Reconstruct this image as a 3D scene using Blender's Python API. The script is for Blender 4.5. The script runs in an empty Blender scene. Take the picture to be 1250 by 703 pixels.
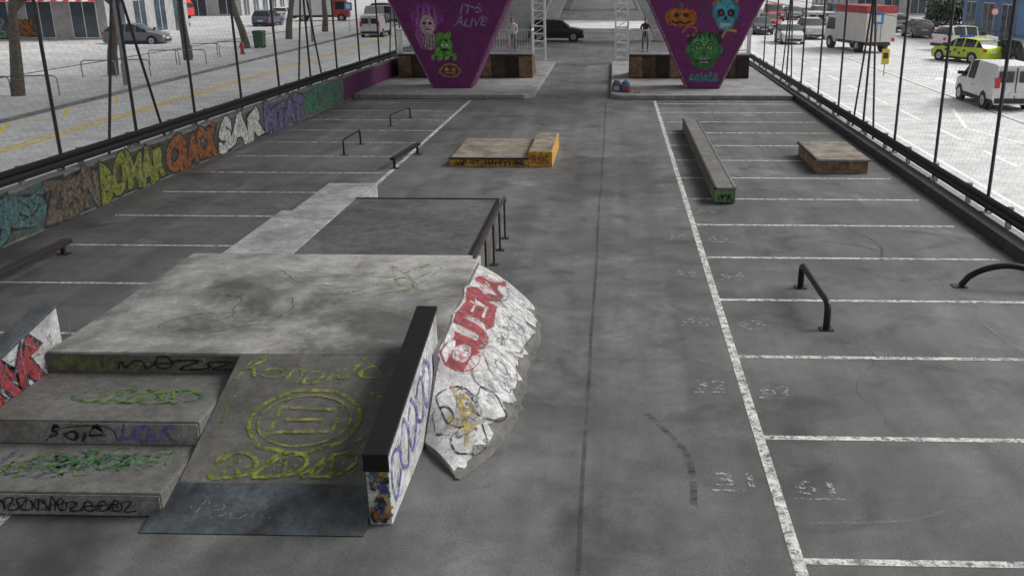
import bpy, math, random
from mathutils import Vector, Matrix
random.seed(7)
scene=bpy.context.scene
R=math.radians
# ---------------------------------------------------------------- materials
def newmat(name):
    m=bpy.data.materials.new(name); m.use_nodes=True
    nt=m.node_tree
    for n in list(nt.nodes): nt.nodes.remove(n)
    out=nt.nodes.new('ShaderNodeOutputMaterial')
    p=nt.nodes.new('ShaderNodeBsdfPrincipled')
    nt.links.new(p.outputs[0],out.inputs[0])
    return m,nt,p,out
def noise(nt,scale,detail=4,rough=.6,dist=0.0,src=None):
    n=nt.nodes.new('ShaderNodeTexNoise'); n.inputs['Scale'].default_value=scale
    n.inputs['Detail'].default_value=detail; n.inputs['Roughness'].default_value=rough
    n.inputs['Distortion'].default_value=dist
    if src: nt.links.new(src,n.inputs['Vector'])
    return n.outputs['Fac']
def ramp(nt,fac,p0,c0,p1,c1):
    r=nt.nodes.new('ShaderNodeValToRGB')
    e=r.color_ramp.elements
    e[0].position=p0; e[1].position=p1
    f=lambda c:(c,c,c,1) if not hasattr(c,'__len__') else (c[0],c[1],c[2],1)
    e[0].color=f(c0); e[1].color=f(c1)
    nt.links.new(fac,r.inputs[0]); return r.outputs[0]
def mixc(nt,mode,fac,a,b):
    m=nt.nodes.new('ShaderNodeMix'); m.data_type='RGBA'; m.blend_type=mode
    def s(i,v):
        if hasattr(v,'links') or hasattr(v,'is_linked'): nt.links.new(v,m.inputs[i])
        elif hasattr(v,'__len__'): m.inputs[i].default_value=(v[0],v[1],v[2],1)
        else: m.inputs[i].default_value=v
    s(0,fac); s(6,a); s(7,b)
    return m.outputs[2]
def bump(nt,p,h,strength,dist=.01):
    b=nt.nodes.new('ShaderNodeBump'); b.inputs['Strength'].default_value=strength
    b.inputs['Distance'].default_value=dist
    nt.links.new(h,b.inputs['Height']); nt.links.new(b.outputs[0],p.inputs['Normal'])
def objc(nt):
    return nt.nodes.new('ShaderNodeTexCoord').outputs['Object']
def M(name,col,rough=.7,var=.25,scale=3,metal=0,bmp=.15,worn=None,wscale=6,soft=.07,mx=1.0):
    m,nt,p,out=newmat(name); co=objc(nt)
    a=noise(nt,scale,2,.65,.0,co)
    c=mixc(nt,'MULTIPLY',1.0,col,ramp(nt,a,.3,1-var,.7,1+var*.6))
    if bmp:
        b=noise(nt,scale*9,2,.6,0,co)
        c=mixc(nt,'MULTIPLY',1.0,c,ramp(nt,b,.3,1-var*.5,.7,1+var*.3))
        bump(nt,p,b,bmp)
    nt.links.new(c,p.inputs['Base Color']); p.inputs['Roughness'].default_value=rough
    p.inputs['Metallic'].default_value=metal
    if worn is not None:
        t=nt.nodes.new('ShaderNodeBsdfTransparent'); ms=nt.nodes.new('ShaderNodeMixShader')
        w=noise(nt,wscale,4,.75,.0,co)
        nt.links.new(ramp(nt,w,worn-soft,0,worn+soft,mx),ms.inputs[0])
        nt.links.new(t.outputs[0],ms.inputs[1]); nt.links.new(p.outputs[0],ms.inputs[2])
        nt.links.new(ms.outputs[0],out.inputs[0])
    return m
def asphalt(name,lo,hi,crack=True,tint=(1,1,1),speck=.35):
    m,nt,p,out=newmat(name); co=objc(nt)
    big=noise(nt,.22,5,.68,.5,co); mid=noise(nt,1.3,6,.78,.2,co); fine=noise(nt,42,3,.85,0,co)
    c=ramp(nt,big,.38,lo,.62,hi)
    c=mixc(nt,'MULTIPLY',1,c,tint)
    c=mixc(nt,'MULTIPLY',1,c,ramp(nt,mid,.28,.62,.72,1.32))
    c=mixc(nt,'MULTIPLY',1,c,ramp(nt,fine,.3,1-speck,.7,1+speck))
    if crack:
        mp=nt.nodes.new('ShaderNodeMapping'); mp.inputs['Scale'].default_value=(1.3,.06,1)
        nt.links.new(co,mp.inputs[0])
        st=noise(nt,1.0,3,.6,.2,mp.outputs[0])
        c=mixc(nt,'MULTIPLY',1,c,ramp(nt,st,.35,.78,.65,1.12))
        sp2=noise(nt,.7,4,.6,.6,co)
        c=mixc(nt,'MULTIPLY',1,c,ramp(nt,sp2,.3,.55,.45,1))
        sp3=noise(nt,.55,5,.7,.5,co)
        c=mixc(nt,'MULTIPLY',1,c,ramp(nt,sp3,.56,1,.72,1.55))
    nt.links.new(c,p.inputs['Base Color'])
    nt.links.new(ramp(nt,mid,.3,.56,.7,.86),p.inputs['Roughness'])
    bump(nt,p,fine,.5,.012)
    return m
def concrete(name,lo,hi,tint=(1,1,1),scale=.9,bm=.25,stain=.75,p0=.3,p1=.7):
    m,nt,p,out=newmat(name); co=objc(nt)
    a=noise(nt,scale,6,.66,.3,co); b=noise(nt,scale*7,5,.78,.1,co); f=noise(nt,60,2,.7,0,co)
    c=ramp(nt,a,p0,lo,p1,hi); c=mixc(nt,'MULTIPLY',1,c,tint)
    c=mixc(nt,'MULTIPLY',1,c,ramp(nt,b,.3,stain,.7,1.2))
    c=mixc(nt,'MULTIPLY',1,c,ramp(nt,f,.3,.68,.7,1.28))
    nt.links.new(c,p.inputs['Base Color']); p.inputs['Roughness'].default_value=.82
    bump(nt,p,b,bm,.02)
    return m
m_asph=asphalt('asphalt_lot',.078,.135,tint=(1,1,1.0))
m_road=asphalt('asphalt_road_glare',.55,.66,crack=False,speck=.12)  # base colour lifted far above real asphalt: outdoor wet glare painted in
m_pave=asphalt('pavement_grey',.44,.56,crack=False,speck=.2)
m_conc=concrete('ramp_concrete',.10,.40,tint=(1,.99,.95),scale=.42,p0=.40,p1=.60,stain=.6)
m_concd=concrete('ramp_concrete_dark',.055,.125,tint=(1,1,1),scale=.8,stain=.55,p0=.36,p1=.64)
m_concl=concrete('ramp_concrete_light',.22,.44,scale=.9,stain=.58,p0=.36,p1=.62)
m_concs=concrete('stair_concrete',.09,.2,tint=(1,.98,.92),scale=1.2,stain=.55)
m_riser=concrete('stair_riser_concrete',.18,.38,tint=(1,.99,.95),scale=2.0,stain=.5)
m_bank=concrete('bank_skin',.075,.165,tint=(1,.97,.88),scale=1.0,stain=.58)
m_slab=concrete('slab_whitewash',.28,.6,tint=(1,1,1),scale=1.8,stain=.5,p0=.34,p1=.6)
m_kerb=concrete('kerb_concrete',.17,.34,stain=.6)
m_wallc=concrete('wall_concrete',.10,.2)
m_kerbd=concrete('kerb_dark',.03,.07)
m_deck=concrete('bridge_concrete',.35,.5,scale=.3)
m_line=M('road_paint_white',(.6,.6,.58),.7,.4,4,worn=.44,wscale=9,soft=.1)
m_faint=M('road_paint_faded',(.36,.36,.35),.7,.3,4,worn=.54,wscale=14)
m_yline=M('road_paint_yellow',(.85,.62,.05),.7,.3,4,worn=.3)
m_black=M('black_steel',(.012,.012,.013),.42,.3,8,metal=.3,bmp=.05)
m_steel=M('galvanised_steel',(.3,.31,.32),.45,.3,6,metal=.6,bmp=.03)
m_rust=M('rusty_steel',(.042,.032,.028),.6,.5,8,metal=.3)
m_fence=M('fence_post_steel',(.045,.045,.05),.55,.3,6,metal=.4,bmp=0)
m_wire=M('fence_wire',(.25,.25,.25),.6,.2,6,metal=.3,bmp=0)
m_plate=M('scuffed_steel_plate',(.085,.10,.112),.45,.6,2.2,metal=.3)
m_purple=concrete('purple_masonry_paint',.7,1.0,tint=(.17,.025,.14),scale=.8,bm=.1)
m_wood=M('weathered_plywood',(.25,.17,.10),.75,.5,3)
m_woodd=M('dark_wood',(.09,.06,.04),.75,.5,3)
m_yel=M('yellow_painted_wood',(.55,.32,.055),.65,.6,5)
m_padtop=M('pad_top_ply',(.24,.205,.16),.7,.6,2)
m_white=M('white_paint',(.72,.72,.72),.55,.12,2,bmp=0)
m_bark=M('bark',(.14,.12,.10),.9,.5,9,bmp=.6)
m_leaf=M('leaves_spring',(.07,.10,.035),.7,.5,1.5,bmp=0)
m_hedge=M('hedge_leaves',(.045,.08,.03),.8,.5,2,bmp=0)
m_tyre=M('tyre_rubber',(.018,.018,.018),.8,.2,8,bmp=0)
m_glass=M('car_glass',(.02,.025,.03),.08,.1,2,bmp=0)
m_winglass=M('window_glass',(.06,.08,.1),.12,.3,1,bmp=0)
m_rim=M('alloy_rim',(.4,.4,.42),.35,.2,8,metal=.8,bmp=0)
m_red=M('red_lamp_plastic',(.5,.02,.02),.3,.1,3,bmp=0)
_sp={}
def spray(col,worn=.40,tag=''):
    k=(col,worn)
    if k not in _sp: _sp[k]=M('spray_paint_%d'%len(_sp),col,.75,.5,7,bmp=0,worn=worn+.02,wscale=13,soft=.1,mx=.9)
    return _sp[k]
_pt={}
def paint(col,rough=.35):
    k=(col,rough)
    if k not in _pt: _pt[k]=M('paint_%d'%len(_pt),col,rough,.08,1.5,bmp=0)
    return _pt[k]
K=(.02,.02,.023); W=(.55,.55,.53); BL=(.06,.09,.3); RD=(.32,.05,.06); YG=(.3,.36,.05); GR=(.07,.24,.1)
OR=(.36,.15,.05); TE=(.07,.2,.22); PU=(.17,.11,.3); PK=(.38,.15,.25); YE=(.48,.37,.09); CY=(.12,.3,.36)
# ---------------------------------------------------------------- mesh helpers
def empty(name,loc=(0,0,0),rz=0):
    e=bpy.data.objects.new(name,None); scene.collection.objects.link(e)
    e.location=loc; e.rotation_euler=(0,0,rz); e.empty_display_size=.3; return e
class B:
    def __init__(s): s.v=[];s.f=[];s.mi=[];s.m=[]
    def mid(s,m):
        if m not in s.m: s.m.append(m)
        return s.m.index(m)
    def face(s,pts,m):
        i=len(s.v); s.v+= [tuple(p) for p in pts]; s.f.append(list(range(i,i+len(pts)))); s.mi.append(s.mid(m))
    def mesh(s,vs,fs,m,mlist=None):
        i=len(s.v); s.v+=[tuple(p) for p in vs]
        for k,f in enumerate(fs):
            s.f.append([i+a for a in f]); s.mi.append(s.mid(mlist[k] if mlist else m))
    def hexa(s,p,m):
        s.mesh(p,[(3,2,1,0),(4,5,6,7),(0,1,5,4),(1,2,6,5),(2,3,7,6),(3,0,4,7)],m)
    def box(s,x0,x1,y0,y1,z0,z1,m):
        s.hexa([(x0,y0,z0),(x1,y0,z0),(x1,y1,z0),(x0,y1,z0),(x0,y0,z1),(x1,y0,z1),(x1,y1,z1),(x0,y1,z1)],m)
    def prism(s,prof,axis,a,b,m):
        n=len(prof)
        def P(q,t):
            if axis=='x': return (t,q[0],q[1])
            if axis=='y': return (q[0],t,q[1])
            return (q[0],q[1],t)
        vs=[P(q,a) for q in prof]+[P(q,b) for q in prof]
        fs=[tuple(range(n))[::-1],tuple(range(n,2*n))]+[(i,(i+1)%n,n+(i+1)%n,n+i) for i in range(n)]
        s.mesh(vs,fs,m)
    def tube(s,pts,r,m,seg=8,cap=True):
        pts=[Vector(p) for p in pts]; n=len(pts); rs=r if hasattr(r,'__len__') else [r]*n
        vs=[];fs=[]
        prev=None
        for i,p in enumerate(pts):
            d=(pts[min(i+1,n-1)]-pts[max(i-1,0)])
            if d.length<1e-6: d=Vector((0,0,1))
            d.normalize()
            if prev is None:
                a=Vector((0,0,1)) if abs(d.z)<.9 else Vector((1,0,0))
                u=d.cross(a).normalized()
            else: u=(prev-d*prev.dot(d)).normalized()
            prev=u; w=d.cross(u)
            for k in range(seg):
                t=2*math.pi*k/seg; vs.append(p+(u*math.cos(t)+w*math.sin(t))*rs[i])
        for i in range(n-1):
            for k in range(seg):
                fs.append((i*seg+k,i*seg+(k+1)%seg,(i+1)*seg+(k+1)%seg,(i+1)*seg+k))
        if cap: fs+= [tuple(range(seg))[::-1],tuple(range((n-1)*seg,n*seg))]
        s.mesh(vs,fs,m)
    def make(s,name,parent=None,bevel=0,smooth=False,loc=None,rz=0):
        me=bpy.data.meshes.new(name); me.from_pydata(s.v,[],s.f); 
        for m in s.m: me.materials.append(m)
        for p,i in zip(me.polygons,s.mi): p.material_index=i; p.use_smooth=smooth
        me.validate(); me.update()
        o=bpy.data.objects.new(name,me); scene.collection.objects.link(o)
        import bmesh
        bm=bmesh.new(); bm.from_mesh(me); 
        if smooth or bevel: bmesh.ops.remove_doubles(bm,verts=bm.verts,dist=1e-4)
        bmesh.ops.recalc_face_normals(bm,faces=bm.faces); bm.to_mesh(me); bm.free()
        if bevel:
            b=o.modifiers.new('bevel','BEVEL'); b.width=bevel; b.segments=2; b.limit_method='ANGLE'
        if smooth:
            try: me.set_sharp_from_angle(angle=R(40))
            except Exception: pass
        if parent: o.parent=parent
        if loc: o.location=loc
        if rz: o.rotation_euler=(0,0,rz)
        return o
def plane(O,U,V):
    O=Vector(O);U=Vector(U).normalized();V=Vector(V).normalized();N=U.cross(V)
    return lambda u,v:(O+U*u+V*v,N)
def smoothp(pts,k=6):
    out=[];n=len(pts)
    for i in range(n-1):
        p0=pts[max(i-1,0)];p1=pts[i];p2=pts[i+1];p3=pts[min(i+2,n-1)]
        for j in range(k):
            t=j/k
            out.append(tuple(.5*((2*p1[a])+(-p0[a]+p2[a])*t+(2*p0[a]-5*p1[a]+4*p2[a]-p3[a])*t*t+(-p0[a]+3*p1[a]-3*p2[a]+p3[a])*t**3) for a in (0,1)))
    out.append(pts[-1]); return out
def ribbon(b,F,pts,w,m,off=.005,sm=True):
    if sm: pts=smoothp(pts)
    n=len(pts)
    for i in range(n-1):
        (x0,y0),(x1,y1)=pts[i],pts[i+1]
        dx,dy=x1-x0,y1-y0; L=math.hypot(dx,dy)
        if L<1e-6: continue
        dx/=L;dy/=L; nx,ny=-dy*w/2,dx*w/2
        e=w*.25
        q=[(x0-dx*e-nx,y0-dy*e-ny),(x1+dx*e-nx,y1+dy*e-ny),(x1+dx*e+nx,y1+dy*e+ny),(x0-dx*e+nx,y0-dy*e+ny)]
        o=off+.0004*(i%5)
        b.face([F(*c)[0]+F(*c)[1]*o for c in q],m)
def poly(b,F,pts,m,off): b.face([F(*p)[0]+F(*p)[1]*off for p in pts],m)
def blob(b,F,c,rx,ry,m,off,n=20,jit=.06,rot=0,seed=None):
    rg=random.Random(seed if seed is not None else c[0]*7.3+c[1])
    pts=[]
    for k in range(n):
        t=2*math.pi*k/n; r=1+rg.uniform(-jit,jit)
        x=rx*r*math.cos(t);y=ry*r*math.sin(t)
        pts.append((c[0]+x*math.cos(rot)-y*math.sin(rot),c[1]+x*math.sin(rot)+y*math.cos(rot)))
    poly(b,F,pts,m,off)
def textmesh(s,offset=0,shear=0):
    cu=bpy.data.curves.new('t','FONT'); cu.body=s; cu.size=1; cu.offset=offset; cu.shear=shear; cu.resolution_u=3
    o=bpy.data.objects.new('t',cu); scene.collection.objects.link(o)
    bpy.context.view_layer.update()
    dg=bpy.context.evaluated_depsgraph_get(); me=bpy.data.meshes.new_from_object(o.evaluated_get(dg))
    vs=[(v.co.x,v.co.y) for v in me.vertices]; fs=[tuple(p.vertices) for p in me.polygons]
    bpy.data.objects.remove(o); bpy.data.curves.remove(cu); bpy.data.meshes.remove(me)
    return vs,fs
def text(b,F,s,u0,v0,w,h,m,off=.006,outline=None,om=None,ooff=.004,wob=.12,bold=.03,seed=0,slant=0.0):
    for (o,mm,of) in ([(bold+outline,om,ooff)] if outline else [])+[(bold,m,off)]:
        vs,fs=textmesh(s,o)
        base,_=textmesh(s,0)
        xs=[a for a,_ in base]; ys=[c for _,c in base]
        x0,x1,y0,y1=min(xs),max(xs),min(ys),max(ys)
        out=[]
        for x,y in vs:
            a=(x-x0)/(x1-x0); c=(y-y0)/(y1-y0)
            c2=c*(1+wob*math.sin(a*17+seed))+wob*.6*math.sin(a*9+seed*2)
            a2=a+wob*.05*math.sin(c*5+a*20+seed)+slant*(c-.5)
            p,n=F(u0+a2*w,v0+c2*h); out.append(p+n*of)
        b.mesh(out,fs,mm)
def tag(b,F,u0,v0,w,h,m,lw=.03,n=6,seed=1,off=.006):
    rg=random.Random(seed); pts=[]; x=u0; base=v0+h*.1
    for i in range(n):
        cw=w/n*rg.uniform(.8,1.25); k=rg.choice('lnoezv'); hh=h*rg.uniform(.55,1)
        if k=='l': q=[(0,0),(.35,1),(.5,1),(.45,.1),(.9,.05)]
        elif k=='n': q=[(0,0),(.1,.8),(.2,.1),(.5,.85),(.75,.7),(.8,0)]
        elif k=='o': q=[(.1,.4),(.3,.9),(.75,.8),(.8,.2),(.4,0),(.15,.35),(.9,.5)]
        elif k=='e': q=[(0,.45),(.7,.6),(.5,.95),(.15,.6),(.3,.05),(.9,.2)]
        elif k=='z': q=[(0,.9),(.7,.95),(.1,.05),(.95,.1)]
        else: q=[(0,.8),(.35,0),(.7,.95),(.95,.6)]
        pts+=[(x+a*cw,base+c*hh+rg.uniform(-.04,.04)*h) for a,c in q]; x+=cw
    ribbon(b,F,pts,lw,m,off)
def scribble(b,F,u0,v0,w,h,m,lw=.04,n=9,seed=1,off=.006):
    rg=random.Random(seed)
    pts=[(u0+rg.random()*w,v0+rg.random()*h) for _ in range(n)]
    ribbon(b,F,pts,lw,m,off)
# ---------------------------------------------------------------- world, light, camera
wd=bpy.data.worlds.new("World"); scene.world=wd; wd.use_nodes=True
nt=wd.node_tree; bg=nt.nodes['Background']
sky=nt.nodes.new('ShaderNodeTexSky'); sky.sky_type='NISHITA'; sky.sun_disc=False
SE,SR=43,72
sky.sun_elevation=R(SE); sky.sun_rotation=R(SR); sky.air_density=1.4; sky.dust_density=6; sky.ozone_density=1
hs=nt.nodes.new('ShaderNodeHueSaturation'); hs.inputs['Saturation'].default_value=.12
nt.links.new(sky.outputs[0],hs.inputs['Color']); nt.links.new(hs.outputs[0],bg.inputs[0])
bg.inputs[1].default_value=.15
sl=bpy.data.lights.new('sun','SUN'); sl.energy=1.5; sl.angle=R(24); sl.color=(1,.98,.95)
so=bpy.data.objects.new('sun',sl); scene.collection.objects.link(so)
d=Vector((math.sin(R(SR))*math.cos(R(SE)),math.cos(R(SR))*math.cos(R(SE)),math.sin(R(SE))))
so.rotation_euler=(-d).to_track_quat('-Z','Y').to_euler(); so.location=(30,10,40)
cam=bpy.data.cameras.new('camera'); co=bpy.data.objects.new('camera',cam); scene.collection.objects.link(co)
co.location=(0,0,5.295); co.rotation_euler=(R(90-18.55),0,R(1.605)); cam.lens=33.1; cam.sensor_width=36
cam.shift_x=-.0728; cam.clip_end=4000; cam.clip_start=.1
scene.camera=co
scene.view_settings.view_transform='Standard'; scene.view_settings.look='None'; scene.view_settings.exposure=0
# ---------------------------------------------------------------- ground
b=B(); b.face([(-1500,-600,0),(1500,-600,0),(1500,2500,0),(-1500,2500,0)],m_asph); b.make('ground')
LW=lambda y:-12.94+.035*y
b=B()
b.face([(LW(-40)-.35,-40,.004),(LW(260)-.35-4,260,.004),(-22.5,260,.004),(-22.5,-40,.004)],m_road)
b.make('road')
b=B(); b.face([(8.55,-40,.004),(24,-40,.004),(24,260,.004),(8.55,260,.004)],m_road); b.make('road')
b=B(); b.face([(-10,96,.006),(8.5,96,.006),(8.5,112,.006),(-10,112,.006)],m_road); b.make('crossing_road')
b=B(); b.box(-60,-22.65,-40,260,0,.12,m_pave); b.box(-22.65,-22.5,-40,260,0,.13,m_kerb); b.make('pavement')
b=B(); b.box(28.5,60,-40,260,0,.12,m_pave); b.box(28.35,28.5,-40,260,0,.13,m_kerb); b.make('pavement')
b=B(); b.face([(24,-40,.004),(28.35,-40,.004),(28.35,260,.004),(24,260,.004)],m_pave); b.make('parking_strip')
b=B(); z=.005
def line(x0,x1,y0,y1,m=m_line,z=.005): b.face([(x0,y0,z),(x1,y0,z),(x1,y1,z),(x0,y1,z)],m)
line(1.73,1.85,-6,41.2); line(-6.26,-6.14,-6,41.2)
for n in range(-5,14):
    y=7.69+2.505*n
    if y<41: line(1.85,7.5,y-.05,y+.05)
for n in range(-8,11):
    y=15.8+2.45*n
    if y<41: line(-11.4,-6.26,y-.04,y+.04)
b.make('bay_marking')
b=B()
F=plane((0,0,0),(1,0,0),(0,1,0))
for i,n in enumerate(range(0,8)):
    y=7.69+2.505*n+1.2
    text(b,F,str(61+i),2.0,y,.42,.3,m_faint,off=.006,wob=0,bold=.01)
    text(b,F,str(31+i),1.15,y+.15,.42,.3,m_faint,off=.006,wob=0,bold=.01)
    line(1.95,2.5,y-.1,y-.06,m_faint,.0055); line(1.1,1.62,y+.05,y+.09,m_faint,.0055)
for i in range(5):
    y=16.2+2.45*i; text(b,F,str(12+i),-7.0,y,.4,.3,m_faint,off=.006,wob=0,bold=.01)
b.make('bay_number_marking')
b=B(); m_seal=M('sealed_joint',(.045,.045,.047),.8,.3,3,worn=.44,wscale=.8,bmp=0,soft=.14,mx=.42)
rg=random.Random(11)
ribbon(b,F,[(-.3+rg.uniform(-.015,.015),y) for y in [i*1.5 for i in range(3,28)]],.05,m_seal,.004,sm=False)
def crack(x,y,n,a,w=.012):
    pts=[(x,y)]
    for i in range(n):
        a+=rg.uniform(-.5,.5); x+=math.cos(a)*.22; y+=math.sin(a)*.22; pts.append((x,y))
    ribbon(b,F,pts,w,m_seal,.004,sm=False)
crack(4.9,7.9,12,1.7); crack(3.4,10.6,14,.9); crack(3,18,14,.4); crack(-9,22,14,.3); crack(-3.5,22,12,.8); crack(5.5,19,12,2.2)
b.make('asphalt_joint')
b=B(); m_scuff=M('rubber_scuff',(.03,.03,.03),.8,.3,3,worn=.55,wscale=2.2,bmp=0,soft=.16,mx=.5)
m_dust=M('chalk_scuff',(.24,.24,.235),.8,.3,3,worn=.54,wscale=4,bmp=0,soft=.14,mx=.4)
for i in range(20):
    x=rg.uniform(.3,7); y=rg.uniform(8,38); a=rg.choice([1.57,1.57,.3,2.4])+rg.uniform(-.3,.3); L=rg.uniform(.8,3)
    ribbon(b,F,[(x,y),(x+math.cos(a)*L/2,y+math.sin(a)*L/2),(x+math.cos(a+.2)*L,y+math.sin(a+.2)*L)],rg.uniform(.03,.08),[m_scuff,m_dust][i%2],.0042+.00015*i)
ribbon(b,F,[(7.4,14.6),(6.3,15.2),(5.9,14.2),(6.2,12.5),(7.2,11.2)],.07,m_dust,.0125)
b.make('skid_mark')
b=B()
def rl(x0,x1,y0,y1,m,z=.009): b.face([(x0,y0,z),(x1,y0,z),(x1,y1,z),(x0,y1,z)],m)
m_wl=M('bright_road_paint',(.88,.88,.86),.7,.05,4,worn=.28)
rl(-19.3,-19.14,-30,200,m_yline); rl(-18.95,-18.79,-30,200,m_yline)
rl(-14.1,-13.98,-30,200,m_wl); rl(-16.2,-16.1,-30,200,m_wl)
ribbon(b,F,[(-22.2,30),(-21.2,32),(-22.2,34),(-21.2,36),(-22.2,38),(-21.2,40),(-22.2,42)],.14,m_yline,.009,sm=False)
b.make('road_marking')
b=B()
for i in range(-3,40):
    rl(11.5,11.64,i*4.5,i*4.5+2.6,m_wl)
    rl(19.0,19.14,i*5,i*5+2.0,m_wl)
rl(9.6,9.72,-30,200,m_wl); rl(15.1,15.22,44,120,m_wl)
ribbon(b,F,[(12.6,24),(13.8,29),(12.6,34),(13.8,39)],.14,m_wl,.009,sm=False)
for y in (30,48): b.face([(17.0,y+2,.009),(16.6,y+2,.009),(17.15,y+3.3,.009),(17.7,y+2,.009),(17.3,y+2,.009),(17.3,y,.009),(17.0,y,.009)],m_wl)
b.make('road_marking')
b=B(); m_dead=M('dead_leaf',(.13,.09,.05),.9,.5,5,bmp=0)
for i in range(900):
    y=rg.uniform(6,41); k=i%3
    if k==0: x=LW(y)+abs(rg.gauss(0,.18))+.03
    elif k==1: x=7.84-abs(rg.gauss(0,.15))
    else: x=rg.uniform(-11.5,7.5)
    if k==2 and i%9: continue
    if -7.3<x<-1.1 and 7.9<y<20.6: continue
    a=rg.uniform(0,6.28); q=rg.uniform(.015,.04)
    b.face([(x+q*math.cos(a+t),y+q*math.sin(a+t),.02+.006*math.sin(t*2)) for t in (0,1.3,3.14,4.5)],m_dead)
b.make('fallen_leaves')
# ---------------------------------------------------------------- left mural wall
LD=Vector((.035,1,0)).normalized()
wall=empty('graffiti_wall')
b=B()
for (y0,y1,m) in [(-12,60,m_wallc)]:
    b.hexa([(LW(y0)-.28,y0,0),(LW(y0),y0,0),(LW(y1),y1,0),(LW(y1)-.28,y1,0),(LW(y0)-.28,y0,1.05),(LW(y0),y0,1.05),(LW(y1),y1,1.05),(LW(y1)-.28,y1,1.05)],m)
b.make('wall_body',wall)
FW=plane((LW(0),0,0),LD,(0,0,1))
b=B()
def panel(y0,y1,col,off,z0=.04,z1=1.03,w=.36):
    n=14; pts=[(y0+(y1-y0)*i/n,z0+random.uniform(-.01,.02)) for i in range(n+1)]+[(y1-(y1-y0)*i/n,z1-random.uniform(0,.05)) for i in range(n+1)]
    poly(b,FW,pts,spray(col,w),off)
segs=[(4,9,(.06,.11,.08)),(9,14,(.12,.1,.07)),(14,17.4,(.06,.12,.11)),(17.4,19.5,(.06,.09,.08)),(19.5,21.6,(.05,.07,.07)),(21.6,24.9,(.04,.05,.03)),(24.9,28.1,(.05,.04,.035)),(28.1,31.7,(.08,.1,.11)),(31.7,35.6,(.09,.08,.13)),(35.6,40.4,(.03,.12,.06)),(40.5,50,(.11,.02,.09))]
for y0,y1,c in segs: panel(y0,y1,c,.003,w=.36)
words=[('KOSE',4.3,4.3,YG,K),('RAPS',9.3,4.4,OR,W),('TEKI',14.2,3.1,TE,K),('3JE5',17.5,2.0,(.07,.15,.16),K),('ZESN',19.6,1.95,(.13,.10,.07),K),('BOMAR',21.75,3.0,(.19,.21,.035),K),('CRACK',25.0,3.0,(.24,.085,.025),K),('SAR',28.3,3.2,(.5,.5,.48),K),('MTAT',31.9,3.5,(.13,.11,.23),K),('ROKS',35.8,4.4,(.04,.17,.08),(.12,.05,.16))]
for i,(s,y,w,c,oc) in enumerate(words):
    for q in range(6): blob(b,FW,(y+.1+random.random()*(w-.2),random.uniform(.12,.9)),random.uniform(.08,.3),random.uniform(.05,.14),spray([(.25,.12,.05),TE,(.2,.2,.08),(.25,.12,.18),(.25,.25,.25),(.05,.18,.08),K][(i+q)%7],.5),.0045+.0001*q)
    text(b,FW,s,y,.12,w,.78,spray(c,.38),.010,outline=.05,om=spray(oc,.36),ooff=.007,wob=.14,bold=.07,seed=i*1.7,slant=.04)
    for q in range(2): scribble(b,FW,y+w*q/2,.15,w/2,.7,spray([K,(.3,.3,.3)][q%2],.52),.014,5,i*9+q,.0125+.0006*q)
    tag(b,FW,y+.2,.1,w*.8,.75,spray([(.4,.4,.4),K,(.3,.12,.2),(.25,.28,.08),TE][i%5],.55),.016,5,i+3,.0165)
b.make('mural_paint',wall)
def wbeam(name,X,y0,y1,z,side,m,step=2.2,foot=1.05):
    g=B(); prof=[(0,0),(.05,.03),(.05,.09),(.01,.15),(.05,.21),(.05,.27),(0,.31)]
    for i in range(len(prof)-1):
        a,c=prof[i],prof[i+1]
        for (ya,yb) in [(y0,y1)]:
            g.face([(X(ya)+side*a[0],ya,z+a[1]),(X(yb)+side*a[0],yb,z+a[1]),(X(yb)+side*c[0],yb,z+c[1]),(X(ya)+side*c[0],ya,z+c[1])],m)
    y=y0+.4
    while y<y1:
        x=X(y); g.box(x-side*.1-.05,x-side*.1+.05,y-.05,y+.05,foot,z+.3,m_steel)
        g.box(min(x,x-side*.06),max(x,x-side*.06),y-.09,y+.09,z+.08,z+.22,m_steel)
        y+=step
    return g.make(name)
wbeam('guard_rail',lambda y:LW(y)-.1,-12,60,1.14,1,m_black,2.2,1.05)
b=B(); b.box(7.86,8.2,-12,60,0,.24,m_kerbd); b.make('kerb',bevel=.02)
b=B(); b.box(8.2,8.56,-12,60,0,.12,m_kerb); b.make('kerb')
wbeam('guard_rail',lambda y:8.3,-12,60,.3,-1,m_black,2.4,.12)
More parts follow.
